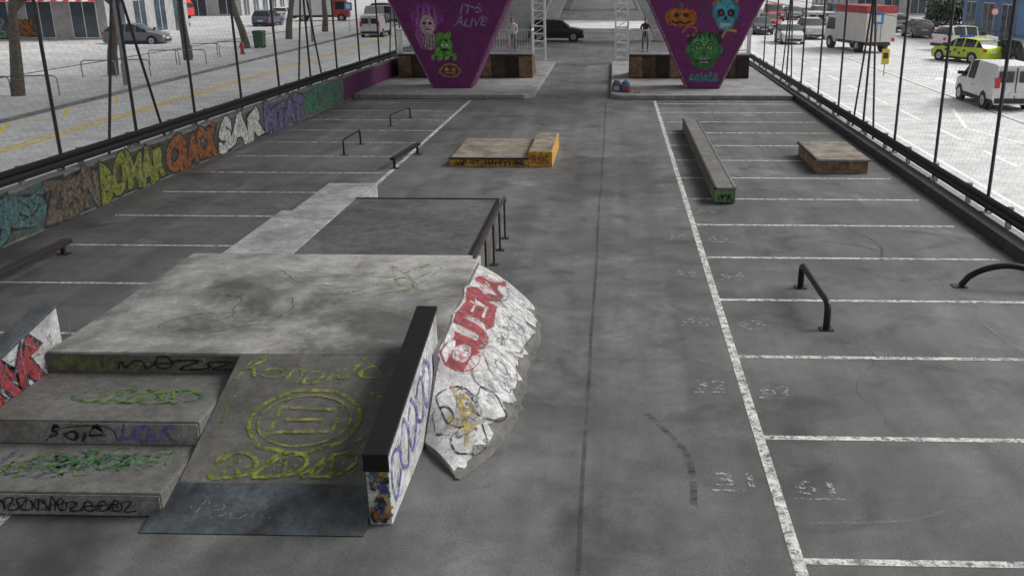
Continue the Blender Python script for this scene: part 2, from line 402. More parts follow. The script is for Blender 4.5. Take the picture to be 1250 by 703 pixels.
# ---------------------------------------------------------------- fences
def fence(name,X,y0,y1,z0,z1,step,lean):
    e=empty(name); g=B(); y=y0; k=0
    while y<=y1:
        g.tube([(X(y),y,z0),(X(y),y,z1)],.04,m_fence,6)
        g.box(X(y)-.1,X(y)+.1,y-.1,y+.1,z0,z0+.03,m_steel)
        if k%4==2:
            g.tube([(X(y-1.4),y-1.4,z0),(X(y),y,z1-1.2)],.035,m_fence,6)
            g.tube([(X(y+1.4),y+1.4,z0),(X(y),y,z1-1.2)],.035,m_fence,6)
        y+=step;k+=1
    for zz in (z0+.15,z0+2.2,z0+3.9,z1-.05):
        g.tube([(X(y0),y0,zz),(X(y1),y1,zz)],.008,m_fence,4)
    g.make('posts',e)
    g=B(); H=z1-z0; cell=.28; L=y1-y0; r=.0014
    s=-H
    while s<L:
        for sg in (1,-1):
            a0,h0=s,0; a1,h1=s+H,H
            if a0<0: h0=-a0; a0=0
            if a1>L: h1=H-(a1-L); a1=L
            if a1-a0<.05: continue
            if sg<0: h0,h1=H-h0,H-h1
            ya,yb=y0+a0,y0+a1
            p=[Vector((X(ya),ya,z0+h0)),Vector((X(yb),yb,z0+h1))]
            o=[Vector((r,0,0)),Vector((-r*.5,r*.6,r*.6)),Vector((-r*.5,-r*.6,-r*.6))]
            g.mesh([p[0]+q for q in o]+[p[1]+q for q in o],[(0,1,4,3),(1,2,5,4),(2,0,3,5)],m_wire)
        s+=cell
    g.make('wire_mesh',e)
fence('wire_fence',lambda y:LW(y)-.2,-9,58,1.05,6.6,3.3,0)
fence('wire_fence',lambda y:8.48,-5.2,58,.12,6.2,3.75,0)
# ---------------------------------------------------------------- islands, piers, bridge deck
b=B(); b.prism([(-11.45,41.6),(-3.9,41.6),(-3.5,42.0),(-3.5,58),(-11.3,58)],'z',0,.2,m_kerb); b.make('kerb_island',bevel=.03)
b=B(); b.prism([(.3,41.6),(7.8,41.6),(7.8,58),(-.1,58),(-.1,42.0)],'z',0,.2,m_kerb); b.make('kerb_island',bevel=.03)
DZ=17.0
def pier(cx,wb,y,m,base=.2,painted=True):
    e=empty('bridge_pier'); g=B(); y1=y+1.6; zt=7.0; ht=wb/2+ .945*(zt-base)*.5
    x0,x1=cx-wb/2,cx+wb/2
    g.hexa([(x0,y,base),(x1,y,base),(x1,y1,base),(x0,y1,base),(cx-ht,y,zt),(cx+ht,y,zt),(cx+ht,y1,zt),(cx-ht,y1,zt)],m)
    for s in (-1,1): g.box(cx+s*(ht-.8)-.79,cx+s*(ht-.8)+.79,y+.01,y1-.01,zt,DZ,m_deck)
    g.make('shaft',e,bevel=.05)
    if painted:
        g=B(); FF=plane((cx,y,0),(1,0,0),(0,0,1)); hw=lambda z:wb/2+.945*(z-base)*.5
        for s in (-1,1):
            poly(g,FF,[(s*(hw(.25)-.02),.25),(s*(hw(6.9)-.02),6.9),(s*(hw(6.9)-.09),6.9),(s*(hw(.25)-.09),.25)][::s],spray((.3,.24,.3),.42),.004)
        g.make('trim',e)
    return e
cl=-7.45; cr=4.1
pL=pier(cl,1.85,44,m_purple); pR=pier(cr,1.55,44,m_purple)
for yy in (78,112,146):
    pier(cl,1.85,yy,m_deck,0,False); pier(cr,1.55,yy,m_deck,0,False)
b=B()
for x0,x1 in ((-11.8,-3.2),(-.2,8.4)):
    b.box(x0,x1,-30,200,DZ,DZ+.9,m_deck); b.box(x0-.3,x0-.002,-30,200,DZ-.2,DZ+1.6,m_deck); b.box(x1+.002,x1+.3,-30,200,DZ-.2,DZ+1.6,m_deck)
b.make('bridge_deck')
# pier murals
s=spray
g=B(); F=plane((0,44,0),(1,0,0),(0,0,1))
def bl(x,z,rx,rz,c,off,**k): blob(g,F,(x,z),rx,rz,s(c,.3),off,**k)
bl(-8.45,3.35,.75,.62,(.26,.05,.3),.004,jit=.12); bl(-8.5,3.1,.5,.5,(.34,.1,.32),.005)
for q in range(9): ribbon(g,F,[(-8.95+q*.12,3.75),(-8.98+q*.13,3.4),(-9.1+q*.16,2.95+.1*(q%2))],.035,s([(.12,.02,.16),(.5,.2,.45)][q%2],.34),.0055)
bl(-8.45,3.0,.34,.42,(.48,.36,.4),.0085); bl(-8.35,2.95,.22,.3,(.6,.5,.5),.0095); bl(-8.58,3.08,.08,.07,K,.0105); bl(-8.32,3.08,.08,.07,K,.0105); bl(-8.45,2.82,.12,.05,(.4,.05,.1),.0105)
bl(-8.75,2.35,.22,.5,(.34,.1,.32),.006,rot=.4); bl(-8.35,2.3,.35,.4,(.42,.3,.36),.0075)
for q in range(5): ribbon(g,F,[(-8.65+q*.13,2.6),(-8.6+q*.12,2.3),(-8.7+q*.14,1.98)],.03,s([K,(.25,.08,.25)][q%2],.36),.0085)
bl(-7.85,2.45,.3,.22,(.12,.36,.06),.010); bl(-7.7,2.05,.42,.4,(.06,.26,.04),.0115,jit=.15); bl(-7.62,2.12,.26,.26,(.14,.42,.07),.0125); bl(-7.55,2.5,.12,.25,(.15,.42,.07),.0125,rot=-.5); bl(-7.95,1.8,.12,.3,(.15,.38,.07),.0125,rot=.5)
bl(-7.8,2.12,.07,.06,W,.0135); bl(-7.6,2.12,.07,.06,W,.0135); bl(-7.7,1.92,.2,.06,K,.0135)
for q in range(7): bl(-7.75+math.cos(q)*.5,1.62+.13*math.sin(q*2),.09,.14,(.16,.4,.08),.014+.0003*q,rot=q)
bl(-7.5,.98,.52,.34,(.36,.22,.04),.005,jit=.1); bl(-7.5,.98,.42,.26,(.14,.02,.11),.007)
bl(-7.66,1.04,.1,.08,(.5,.34,.06),.009); bl(-7.34,1.04,.1,.08,(.5,.34,.06),.009)
for q in range(5): g.face([(-7.75+q*.1,43.99,.92),(-7.67+q*.1,43.99,.92),(-7.71+q*.1,43.99,.8)],s(YE,.3))
text(g,F,"IT'S",-6.9,3.5,.95,.36,s((.34,.24,.48),.34),.006,bold=.01,wob=.2,slant=.1)
text(g,F,"ALIVE",-7.15,2.95,1.4,.38,s((.34,.24,.48),.34),.006,bold=.01,wob=.2,slant=.1)
for q in range(8): scribble(g,F,-9.6+q*.55,3.3,.5,.6,s([(.25,.06,.2),(.18,.05,.28),(.04,.12,.05)][q%3],.45),.05,5,q,.003+.0002*q)
g.make('mural_paint',pL)
g=B()
for q in (-2,-1,0,1,2): bl(3.0+q*.24,3.35,.24,.42-.04*abs(q),[(.42,.11,.02),(.52,.17,.03)][q%2],.004+.001*(q+2))
bl(2.8,3.45,.12,.09,K,.0105); bl(3.22,3.45,.12,.09,K,.0105); ribbon(g,F,[(2.6,3.2),(2.8,3.1),(3,3.16),(3.2,3.08),(3.45,3.2)],.08,s(K,.3),.0105); bl(3.0,3.82,.08,.14,(.07,.2,.04),.0105)
bl(5.0,3.62,.62,.55,(.04,.22,.3),.005); bl(4.95,3.7,.45,.38,(.09,.36,.45),.006); bl(5.0,3.15,.4,.35,(.07,.32,.4),.007); bl(4.78,3.55,.17,.17,K,.009); bl(5.24,3.55,.17,.17,K,.009); bl(4.8,3.54,.05,.05,(.5,.08,.08),.0105); bl(5.22,3.54,.05,.05,(.5,.08,.08),.0105); bl(5.0,3.32,.07,.1,K,.009)
for q in range(5): g.face([(4.78+q*.1,43.99,3.1),(4.85+q*.1,43.99,3.1),(4.85+q*.1,43.99,2.93),(4.78+q*.1,43.99,2.93)],s(W,.3))
ribbon(g,F,[(4.4,3.9),(4.7,4.15),(5.1,4.22),(5.5,4.05)],.12,s(OR,.3),.009)
bl(4.1,2.35,.8,.4,(.03,.035,.035),.0045,jit=.12); bl(4.1,1.9,.7,.82,(.03,.17,.05),.006,n=26); bl(4.1,2.0,.56,.58,(.06,.27,.08),.0075); bl(4.0,2.3,.4,.2,(.1,.36,.12),.0085)
for q in range(7): ribbon(g,F,[(3.5+q*.2,2.45),(3.47+q*.21,2.6),(3.4+q*.24,2.72)],.07,s([K,(.06,.08,.08)][q%2],.36),.009)
bl(3.38,1.95,.13,.2,(.05,.22,.07),.0065); bl(4.82,1.95,.13,.2,(.05,.22,.07),.0065)
for sx in (-1,1):
    bl(4.1+sx*.25,2.03,.18,.14,(.02,.08,.03),.0095); bl(4.1+sx*.25,2.02,.13,.08,(.4,.45,.2),.0105); bl(4.1+sx*.25,2.02,.05,.05,K,.0115)
    ribbon(g,F,[(4.1+sx*.1,2.2),(4.1+sx*.3,2.28),(4.1+sx*.5,2.15)],.05,s(K,.3),.0115)
    ribbon(g,F,[(4.1+sx*.2,1.75),(4.1+sx*.35,1.6),(4.1+sx*.3,1.35)],.03,s((.02,.08,.03),.3),.0095)
bl(4.1,1.8,.1,.15,(.03,.15,.05),.0095); bl(4.1,1.48,.3,.13,K,.0095)
for q in range(6):
    g.face([(3.86+q*.08,43.988,1.58),(3.92+q*.08,43.988,1.58),(3.89+q*.08,43.988,1.47)],s(W,.3)); g.face([(3.9+q*.07,43.988,1.37),(3.96+q*.07,43.988,1.37),(3.93+q*.07,43.988,1.46)],s(W,.3))
for q in (-1,0,1): ribbon(g,F,[(4.1+q*.25,2.45),(4.12+q*.27,2.35),(4.1+q*.22,2.25)],.03,s(K,.3),.0125)
ribbon(g,F,[(3.1,2.7),(3.35,2.95),(3.7,2.85),(3.6,2.6),(3.3,2.55)],.1,s((.45,.1,.1),.34),.0045)
ribbon(g,F,[(4.9,2.5),(5.1,2.8),(5.5,2.75)],.1,s(YE,.34),.0045)
tag(g,F,3.5,.5,1.2,.4,s(TE,.34),.06,6,5,.006); tag(g,F,3.45,.55,1.3,.35,s(CY,.38),.035,6,6,.009)
for q in range(9): scribble(g,F,2.2+q*.42,2.9,.5,1.0,s([(.14,.08,.26),(.04,.14,.16),(.25,.05,.3)][q%3],.45),.05,5,q+20,.003+.0002*q)
g.make('mural_paint',pR)
def qpipe(x0,x1,y,steps=10):
    e=empty('quarter_pipe'); g=B()
    prof=[(y,.2),(y,1.32),(y+1.2,1.32)]+[(y+1.2+1.9*t/1.4,1.32-1.12*math.sin(t*math.pi/2/1.4)) for t in [.2,.4,.6,.8,1.0,1.2,1.4]]
    g.prism(prof,'x',x0,x1,m_woodd)
    n=int((x1-x0)/.62)
    for i in range(n):
        xa=x0+i*(x1-x0)/n; g.box(xa+.02,xa+(x1-x0)/n-.02,y-.04,y-.003,.25,1.25,[m_wood,m_woodd,m_rust][(i*7)%3])
    g.box(x0,x1,y-.05,y+1.2,1.33,1.38,m_steel)
    g.make('ramp',e)
    g=B(); zt=2.5
    x=x0
    while x<=x1+.01:
        g.box(x-.03,x+.03,y-.03,y+.03,1.38,zt,m_white); x+=(x1-x0)/6
    g.box(x0,x1,y-.032,y+.032,zt,zt+.06,m_white); g.box(x0,x1,y-.02,y+.02,1.55,1.6,m_white)
    x=x0
    while x<x1: g.box(x-.012,x+.012,y-.012,y+.012,1.6,zt,m_white); x+=.14
    for xx in (x0,x1):
        g.box(xx-.03,xx+.03,y+.03,y+1.1,zt,zt+.06,m_white); g.box(xx-.03,xx+.03,y+1.1,y+1.16,1.38,zt+.06,m_white)
        yy=y+.12
        while yy<y+1.1: g.box(xx-.012,xx+.012,yy,yy+.024,1.4,zt,m_white); yy+=.14
    g.make('railing',e); return e
qpipe(-10.9,-4.1,48.5); qpipe(.8,6.8,48.5)
def mast(x,y,w,h):
    g=B()
    for dx in (0,w):
        for dy in (0,w): g.box(x+dx-.05,x+dx+.05,y+dy-.05,y+dy+.05,0,h,m_white)
    z=.3
    while z<h:
        g.box(x,x+w,y-.03,y+.03,z,z+.05,m_white); g.box(x,x+w,y+w-.03,y+w+.03,z,z+.05,m_white)
        g.tube([(x,y,z),(x+w,y,z+.45)],.025,m_white,5); g.box(x-.03,x+.03,y,y+w,z,z+.05,m_white); z+=.45
    g.make('lattice_mast')
mast(.1,58.5,.75,8.9); mast(-5.0,59.5,.75,8.9)
# ---------------------------------------------------------------- funbox
H=.85
fb=empty('skate_funbox')
b=B(); b.box(-6.98,-2.17,10.6,14.9,0,H,m_conc); b.make('platform',fb,bevel=.02)
b=B(); b.box(-5.32,-2.34,14.905,19.0,0,H-.012,m_concd); b.make('rear_deck',fb,bevel=.015)
b=B(); b.box(-6.52,-5.325,14.905,17.9,0,H-.008,m_concl); b.make('side_block',fb,bevel=.02)
b=B(); b.box(-6.33,-5.24,17.905,20.5,0,H-.02,m_concl); b.make('side_block',fb,bevel=.02)
b=B(); b.box(-5.32,-2.34,18.95,19.02,H-.03,H+.004,m_rust); b.box(-2.38,-2.325,14.95,18.94,H-.03,H+.004,m_black); b.make('steel_edge',fb)
b=B(); b.box(-7.0,-4.56,8.28,9.3,0,.28,m_concs); b.box(-7.0,-4.56,9.303,10.597,0,.57,m_concs)
b.make('stairs',fb,bevel=.018)
b=B(); b.box(-7.0,-4.58,8.268,8.279,.02,.25,m_riser); b.box(-7.0,-4.58,9.291,9.302,.285,.54,m_riser); b.box(-7.0,-4.57,10.588,10.5985,.572,.82,m_bank); b.make('stair_riser_face',fb)
sl_=H/2.55
b=B()
b.hexa([(-4.55,8.6,0),(-2.43,8.6,0),(-2.43,10.597,0),(-4.55,10.597,0),(-4.55,8.6,.55*sl_),(-2.43,8.6,.55*sl_),(-2.43,10.597,H-.003),(-4.55,10.597,H-.003)],m_bank)
b.make('front_bank',fb,bevel=.006)
b=B(); b.hexa([(-4.68,7.98,.006),(-2.43,7.98,.006),(-2.43,8.597,.006),(-4.6,8.597,.006),(-4.68,7.98,.012),(-2.43,7.98,.012),(-2.43,8.64,.2),(-4.6,8.64,.2)],m_plate); b.make('kick_plate',fb)
def hubba(x0,x1,name):
    g=B(); g.prism([(8.2,0),(11,0),(11,1.28),(8.2,.77)],'x',x0,x1,m_slab)
    g.make(name,fb,bevel=.01)
    g=B(); g.prism([(8.16,.775),(11.03,1.295),(11.03,1.34),(8.16,.82)],'x',x0-.015,x1+.015,m_black if x1>-3 else m_plate)
    g.box(x0-.012,x1+.012,8.165,8.197,.62,.775,m_black) if x1>-3 else None
    g.make(name+'_coping',fb,bevel=.006)
hubba(-2.42,-2.19,'hubba'); hubba(-7.24,-7.01,'hubba')
T=[(-2.165,14.5,.84),(-2.165,13.6,.85),(-2.165,12.7,.85),(-2.165,11.8,.85),(-2.165,11.15,.83),(-2.18,10.6,.6),(-2.185,10.2,.3),(-2.185,9.86,.04)]
Bt=[(-1.28,14.75,.02),(-1.16,14.0,.015),(-1.13,13.2,.015),(-1.2,12.2,.015),(-1.2,11.3,.015),(-1.22,10.6,.015),(-1.38,9.85,.015),(-1.68,9.1,.015)]
def S0(s_,t):
    s_=max(0,min(.9999,s_)); i=s_*(len(T)-1); k=int(i); f=i-k
    a=Vector(T[k]).lerp(Vector(T[k+1]),f); c=Vector(Bt[k]).lerp(Vector(Bt[k+1]),f)
    p=a.lerp(c,t); p.z+=.07*math.sin(math.pi*max(0,min(1,t)))*(1 if s_<.7 else .8)
    return p
def FS(u,v):
    e=.01; p=S0(u,v); du=S0(min(u+e,.999),v)-S0(max(u-e,0),v); dv=S0(u,min(v+e,1))-S0(u,max(v-e,0))
    n=du.cross(dv); 
    if n.z<0: n=-n
    return p,n.normalized()
b=B(); NS,NT=56,12
g_=[[S0(i/NS,j/NT) for j in range(NT+1)] for i in range(NS+1)]
for i in range(NS):
    for j in range(NT): b.face([g_[i][j],g_[i+1][j],g_[i+1][j+1],g_[i][j+1]],m_bank)
b.face([g_[0][j] for j in range(NT+1)]+[(-2.165,14.5,0)],m_bank)
b.face([g_[NS][j] for j in range(NT+1)]+[(-2.185,9.86,0)],m_bank)
b.make('side_bank',fb,smooth=True)
b=B(); rg2=random.Random(8)
ins=[]
for i in range(36):
    p=S0(i/35,1); ins.append((p.x,p.y))
outs=[(x+.03+rg2.uniform(0,.09)*(1 if i>8 else .4),y) for i,(x,y) in enumerate(ins)]
for i in range(len(ins)-1): b.face([(ins[i][0]-.03,ins[i][1],.035),(ins[i+1][0]-.03,ins[i+1][1],.035),(outs[i+1][0],outs[i+1][1],.006),(outs[i][0],outs[i][1],.006)],m_bank)
b.make('bank_skirt',fb)
b=B(); rg=random.Random(5); n1,n2=60,14
off_=.008
tmax=[.9+.06*math.sin(i*.9)+rg.uniform(-.05,.04) for i in range(n1+1)]
for i in range(n1):
    for j in range(n2):
        q=[]
        for (a,c) in ((i,j),(i+1,j),(i+1,j+1),(i,j+1)):
            p,n=FS(.01+.985*a/n1,.03+(tmax[a]-.03)*c/n2); q.append(p+n*off_)
        b.face(q,m_slab)
b.make('side_bank_whitewash',fb,smooth=True)
b=B()
FT=lambda u,v:FS(1-(u),1-v)
gy=(.34,.34,.35); dgy=(.16,.16,.17)
for q in range(12): blob(b,FT,(.38+.05*q,.72+.06*math.sin(q*2)),.05,.17,s([(.4,.15,.15),(.5,.45,.45)][q%2],.5),.0095+.0001*q)
text(b,FT,'CUERA',.34,.56,.62,.36,s((.26,.03,.04),.36),.014,outline=.05,om=s((.45,.42,.42),.4),ooff=.0115,wob=.12,bold=.07,seed=1)
text(b,FT,'SOKEMR',.34,.12,.6,.38,s((.5,.5,.5),.38),.014,outline=.05,om=s(dgy,.48),ooff=.0115,wob=.2,bold=.08,seed=2)
for k,(u,v,ru,rv) in enumerate([(.12,.3,.07,.22),(.2,.62,.08,.24),(.27,.3,.06,.2),(.12,.75,.06,.14)]):
    ribbon(b,FT,[(u+ru*math.cos(t*.55+k),v+rv*math.sin(t*.55+k)*(1+.25*math.sin(t*1.7))) for t in range(12)],.009,s(K,.42),.012+.001*k)
blob(b,FT,(.17,.42),.05,.13,s((.46,.35,.1),.46),.011); blob(b,FT,(.13,.6),.03,.1,s((.4,.33,.12),.46),.0115)
for i in range(3): scribble(b,FT,.08,.2,.2,.6,s([(.38,.29,.08),gy,K][i%3],.48),[.02,.02,.007][i%3],6,i+2,.0165+.001*i)
for i in range(9): tag(b,FT,.08+.1*(i%9),.04+.5*((i*7)%10)/10,.1,.16,s([gy,dgy][i%2],.5),.007,3,i+60,.0155)
b.make('side_bank_graffiti',fb)
sn=math.hypot(2.55,H); FB=plane((-4.55,8.05,0),(1,0,0),(0,2.55/sn,H/sn))
b=B(); yg=s((.25,.29,.045),.47); yg2=s((.18,.22,.05),.5)
text(b,FB,'Ronaldo',.12,2.2,1.7,.33,yg,.008,wob=.3,bold=-.005,slant=.08)
ribbon(b,FB,[(1.1+.62*math.cos(t*.4),1.55+.5*math.sin(t*.4)+.02*math.sin(t*3)) for t in range(17)],.05,yg,.008)
ribbon(b,FB,[(1.1+.52*math.cos(t*.4+.3),1.55+.4*math.sin(t*.4+.3)) for t in range(17)],.03,yg,.011)
ribbon(b,FB,[(.75,1.3),(.78,1.75),(1.4,1.72)],.045,yg,.0135,sm=False); ribbon(b,FB,[(.8,1.35),(1.45,1.38),(1.48,1.8)],.045,yg,.0145,sm=False); ribbon(b,FB,[(.9,1.55),(1.3,1.56)],.045,yg,.0155,sm=False)
for k in range(3):
    cx=.55+.5*k
    ribbon(b,FB,[(cx+.24*math.cos(t*.5+2)+.04*math.sin(t*1.3+k),.84+.17*math.sin(t*.5+2+.3*k)+.05*math.cos(t+k)) for t in range(15)],.045,yg,.008+.0025*k)
    ribbon(b,FB,[(cx-.12,.72),(cx,.98),(cx+.05,.74),(cx+.18,.95)],.04,yg2,.0185)
ribbon(b,FB,[(.2,2.0),(.15,1.7),(.2,1.4)],.03,yg2,.008); ribbon(b,FB,[(1.75,2.0),(1.95,1.95),(2.0,2.3)],.05,yg,.009); ribbon(b,FB,[(1.72,1.2),(1.95,1.5),(1.9,1.9)],.04,yg2,.009)
b.make('front_bank_graffiti',fb)
b=B(); FK=plane((-4.6,8.0,.012),(1,0,0),(0,.64,.188)); tag(b,FK,.3,.15,1.0,.3,s((.24,.26,.27),.54),.016,4,14,.006); b.make('kick_plate_graffiti',fb)
b=B(); F1=plane((-7.0,8.267,0),(1,0,0),(0,0,1)); F2=plane((-7.0,9.29,.28),(1,0,0),(0,0,1)); F3=plane((-7,10.587,.57),(1,0,0),(0,0,1))
tag(b,F1,.1,.05,1.95,.17,s(K,.38),.016,16,3,.006); tag(b,F1,.2,.06,1.8,.13,s(K,.42),.01,14,8,.008)
text(b,F2,'solo',.75,.06,.62,.17,s(K,.36),.006,bold=.0,wob=.4,slant=.1); ribbon(b,F2,[(.68,.04),(.9,.2),(1.4,.22),(1.5,.05)],.015,s(K,.38),.008)
text(b,F2,'LERK',1.55,.05,.6,.17,s((.16,.14,.42),.38),.006,bold=.02,wob=.3,slant=.1)
tag(b,F3,.1,.03,1.2,.2,s((.2,.26,.1),.44),.05,4,21,.004); tag(b,F3,.9,.05,1.4,.18,s(K,.38),.025,4,22,.007); blob(b,F3,(.4,.14),.3,.1,s((.18,.24,.1),.46),.0035); blob(b,F3,(1.9,.14),.35,.09,s((.22,.2,.16),.46),.0035)
G1=plane((-7.0,8.28,.28),(1,0,0),(0,1,0)); G2=plane((-7,9.303,.57),(1,0,0),(0,1,0))
for i in range(6):
    tag(b,G1,.15+.2*i,.2+.05*i,1.1,.5,s([(.06,.18,.07),(.17,.17,.28),(.18,.23,.05),(.09,.18,.19),(.08,.23,.08),(.12,.24,.12)][i],.54),.06,4,30+i,.005+.002*i)
for k in range(5):
    cx=.95+.25*k
    ribbon(b,G2,[(cx+.22*math.cos(t*.5+k)+.05*math.sin(t*1.7),.62+.19*math.sin(t*.5+k)) for t in range(13)],.045,s([(.08,.23,.05),(.17,.25,.05)][k%2],.52),.005+.002*k)
tag(b,G2,.8,.4,1.2,.45,s((.15,.25,.05),.52),.03,4,77,.016)
b.make('stairs_graffiti',fb)
b=B(); FH=plane((-2.19,8.2,0),(0,1,0),(0,0,1))
for k in range(5):
    cx=.3+.42*k
    ribbon(b,FH,[(cx+.2*math.cos(t*.6+k),.45+.06*k+.26*math.sin(t*.6+k)*(1+.2*math.sin(t*2))) for t in range(11)],.05,s((.15,.17,.4),.44),.006+.002*k)
for i in range(7): scribble(b,FH,.05+.35*i,.1,.5,.75+.07*i,s([BL,(.3,.3,.45),(.25,.1,.4),K][i%4],.5),.02,6,50+i,.017+.001*i)
FE=plane((-2.42,8.2,0),(1,0,0),(0,0,1))
for i in range(22): blob(b,FE,(.03+.17*random.random(),.06+.55*random.random()),.05,.06,s([(.4,.3,.06),BL,K,(.3,.14,.06),TE,K][i%6],.42),.003+.0004*i,jit=.3)
b.make('hubba_graffiti',fb)
b=B(); FH2=plane((-7.01,8.2,0),(0,1,0),(0,0,1))
text(b,FH2,'RISK',.9,.5,1.4,.5,s((.33,.04,.05),.4),.009,outline=.05,om=s(K,.4),ooff=.006,wob=.25,bold=.04)
for i in range(12): scribble(b,FH2,.3+.2*i,.35,.5,.75,s([BL,K,CY,RD,K,dgy][i%6],.48),.016,6,80+i,.011+.001*i)
b.make('hubba_graffiti',fb)
b=B(); FP=plane((-7,10.6,H),(1,0,0),(0,1,0))
for i in range(3): scribble(b,FP,2.8,2.1,1.6,1.7,s((.24,.28,.06),.55),.04,6,90+i,.004+.002*i)
ribbon(b,FP,[(0,2.2),(1.2,2.15),(2.4,2.25),(4.8,2.2)],.012,m_seal,.003,sm=False)
rg3=random.Random(4)
m_hair=M('hairline_crack',(.03,.03,.03),.9,.3,3,worn=.4,wscale=6,bmp=0,soft=.1,mx=.7)
for k in range(6):
    x,y,a=1.2+.4*k,.6+.5*k,rg3.uniform(0,6); pts=[(x,y)]
    for i in range(12):
        a+=rg3.uniform(-.7,.7); x+=.12*math.cos(a); y+=.12*math.sin(a)
        x=min(max(x,.1),4.6); y=min(max(y,.1),4.1); pts.append((x,y))
    ribbon(b,FP,pts,.012,m_hair,.0032+.0004*k,sm=False)
b.make('platform_marks',fb)
b=B(); b.tube([(-2.24,14.6,.76),(-2.24,14.75,.86),(-2.24,19.05,.86),(-2.24,19.1,.76)],.032,m_rust,8)
for y in (14.95,16.0,17.1,18.1,19.0): b.tube([(-2.24,y,.0),(-2.24,y,.86)],.022,m_rust,6); b.box(-2.32,-2.16,y-.08,y+.08,.0,.012,m_rust)
b.make('grind_rail')
# ---------------------------------------------------------------- other obstacles
b=B(); b.box(2.45,2.95,22.2,33.4,.03,.40,m_concs)
for i in range(6): b.box(2.5,2.9,22.6+i*2,22.9+i*2,0,.03,m_kerbd)
o=empty('grind_ledge'); b.make('block',o,bevel=.012)
b=B(); b.box(2.91,2.965,22.19,33.41,.36,.415,m_steel); b.box(2.435,2.49,22.19,33.41,.36,.415,m_rust); b.make('edge_angle_iron',o)
b=B(); FE=plane((2.45,22.2,0),(1,0,0),(0,0,1)); poly(b,FE,[(.01,.05),(.46,.04),(.45,.34),(.02,.33)],s((.14,.32,.09),.4),.004); tag(b,FE,.06,.08,.34,.2,s(K,.4),.02,3,5,.008)
FL=plane((2.95,22.2,0),(0,1,0),(0,0,1)); poly(b,FL,[(.02,.05),(.5,.05),(.46,.33),(.02,.33)],s((.14,.32,.09),.42),.004); b.make('paint',o)
o=empty('manual_box')
b=B(); b.box(5.65,7.05,25.9,28.7,0,.36,m_wood); b.make('body',o,bevel=.01)
b=B(); b.box(5.62,7.08,25.87,28.73,.362,.40,m_padtop); b.box(5.6,5.66,25.86,28.74,.35,.41,m_rust); b.box(5.6,7.1,25.83,25.868,.35,.405,m_steel); b.make('top',o)
b=B(); FE=plane((5.65,25.9,0),(1,0,0),(0,0,1)); tag(b,FE,.15,.08,1.0,.2,s((.1,.06,.04),.44),.014,5,6,.004); b.make('paint',o)
o=empty('manual_pad')
b=B(); b.box(-4.65,-2.402,26.6,30,0,.24,m_yel); b.box(-2.4,-1.72,26.58,29.9,0,.44,m_yel); b.make('body',o,bevel=.01)
b=B(); b.box(-4.62,-2.43,26.66,29.95,.242,.255,m_padtop); b.box(-2.37,-1.75,26.63,29.85,.442,.455,m_padtop); b.box(-4.68,-2.41,26.57,26.62,.215,.262,m_rust); b.make('top',o)
b=B(); FE=plane((-4.65,26.58,0),(1,0,0),(0,0,1)); text(b,FE,'JUST',.35,.05,.5,.14,s(K,.38),.01,bold=.03); text(b,FE,'HAPPYTIME',1.0,.05,1.1,.14,s(K,.38),.01,bold=.03)
text(b,FE,'RSK',2.35,.1,.45,.22,s((.35,.1,.02),.4),.006,bold=.03); tag(b,FE,.1,.04,.3,.14,s(K,.4),.02,3,5,.024)
b.make('paint',o)
def looprail(name,x0,y0,x1,y1,h,r,m,sq=False,plates=True,bow=.12,xtra=0):
    g=B(); a=Vector((x0,y0,0)); c=Vector((x1,y1,0)); u=(c-a).normalized()
    pts=[a+Vector((0,0,0)),a+Vector((0,0,h-bow)),a+u*bow*.3+Vector((0,0,h-bow*.3)),a+u*bow+Vector((0,0,h)),c-u*bow+Vector((0,0,h)),c-u*bow*.3+Vector((0,0,h-bow*.3)),c+Vector((0,0,h-bow)),c]
    g.tube(pts,r,m,10)
    if plates:
        for p in (a,c): g.box(p.x-.1,p.x+.1,p.y-.1,p.y+.1,.0,.015,m); 
    g.make(name,smooth=True)
looprail('grind_rail',3.36,13.85,3.34,15.9,.43,.055,m_black)
looprail('grind_rail',-8.19,28.3,-8.17,30.2,.46,.03,m_black)
looprail('grind_rail',-8.05,34,-7.75,36,.4,.03,m_rust)
b=B()
for (xa,ya,xb,yb,h,w) in [(-6.2,26.1,-5.95,28.6,.34,.07)]:
    u=Vector((xb-xa,yb-ya,0)).normalized(); n=Vector((-u.y,u.x,0))*w
    A=Vector((xa,ya,0));C=Vector((xb,yb,0))
    b.hexa([A-n+Vector((0,0,h-.07)),A+n+Vector((0,0,h-.07)),C+n+Vector((0,0,h-.07)),C-n+Vector((0,0,h-.07)),A-n+Vector((0,0,h)),A+n+Vector((0,0,h)),C+n+Vector((0,0,h)),C-n+Vector((0,0,h))],m_black)
    for t in (.06,.94):
        p=A.lerp(C,t); b.box(p.x-.03,p.x+.03,p.y-.03,p.y+.03,0,h-.07,m_black); b.box(p.x-.12,p.x+.12,p.y-.08,p.y+.08,0,.015,m_black)
b.make('flat_bar')
b=B(); b.box(-10.95,-10.75,12.6,17.8,.17,.26,m_rust)
for y in (12.9,15.3,17.6): b.box(-10.89,-10.81,y-.04,y+.04,0,.17,m_rust); b.box(-10.98,-10.72,y-.08,y+.08,0,.015,m_rust)
b.make('flat_bar',bevel=.008)
b=B(); pts=[]
for i in range(15):
    t=i/14; pts.append((6.2+1.55*t,16.05-.35*t,.02+.42*math.sin(math.pi*min(1,t*1.0))**.6))
b.tube(pts,.055,m_black,10); b.box(6.05,6.3,15.95,16.15,0,.015,m_black); b.box(7.65,7.85,15.6,15.8,0,.015,m_black); b.make('rainbow_rail',smooth=True)
b=B(); prof=[(-.4,.15),(-.34,.10),(-.25,.09),(.25,.09),(.34,.10),(.4,.15),(.4,.162),(.34,.112),(.25,.102),(-.25,.102),(-.34,.112),(-.4,.162)]
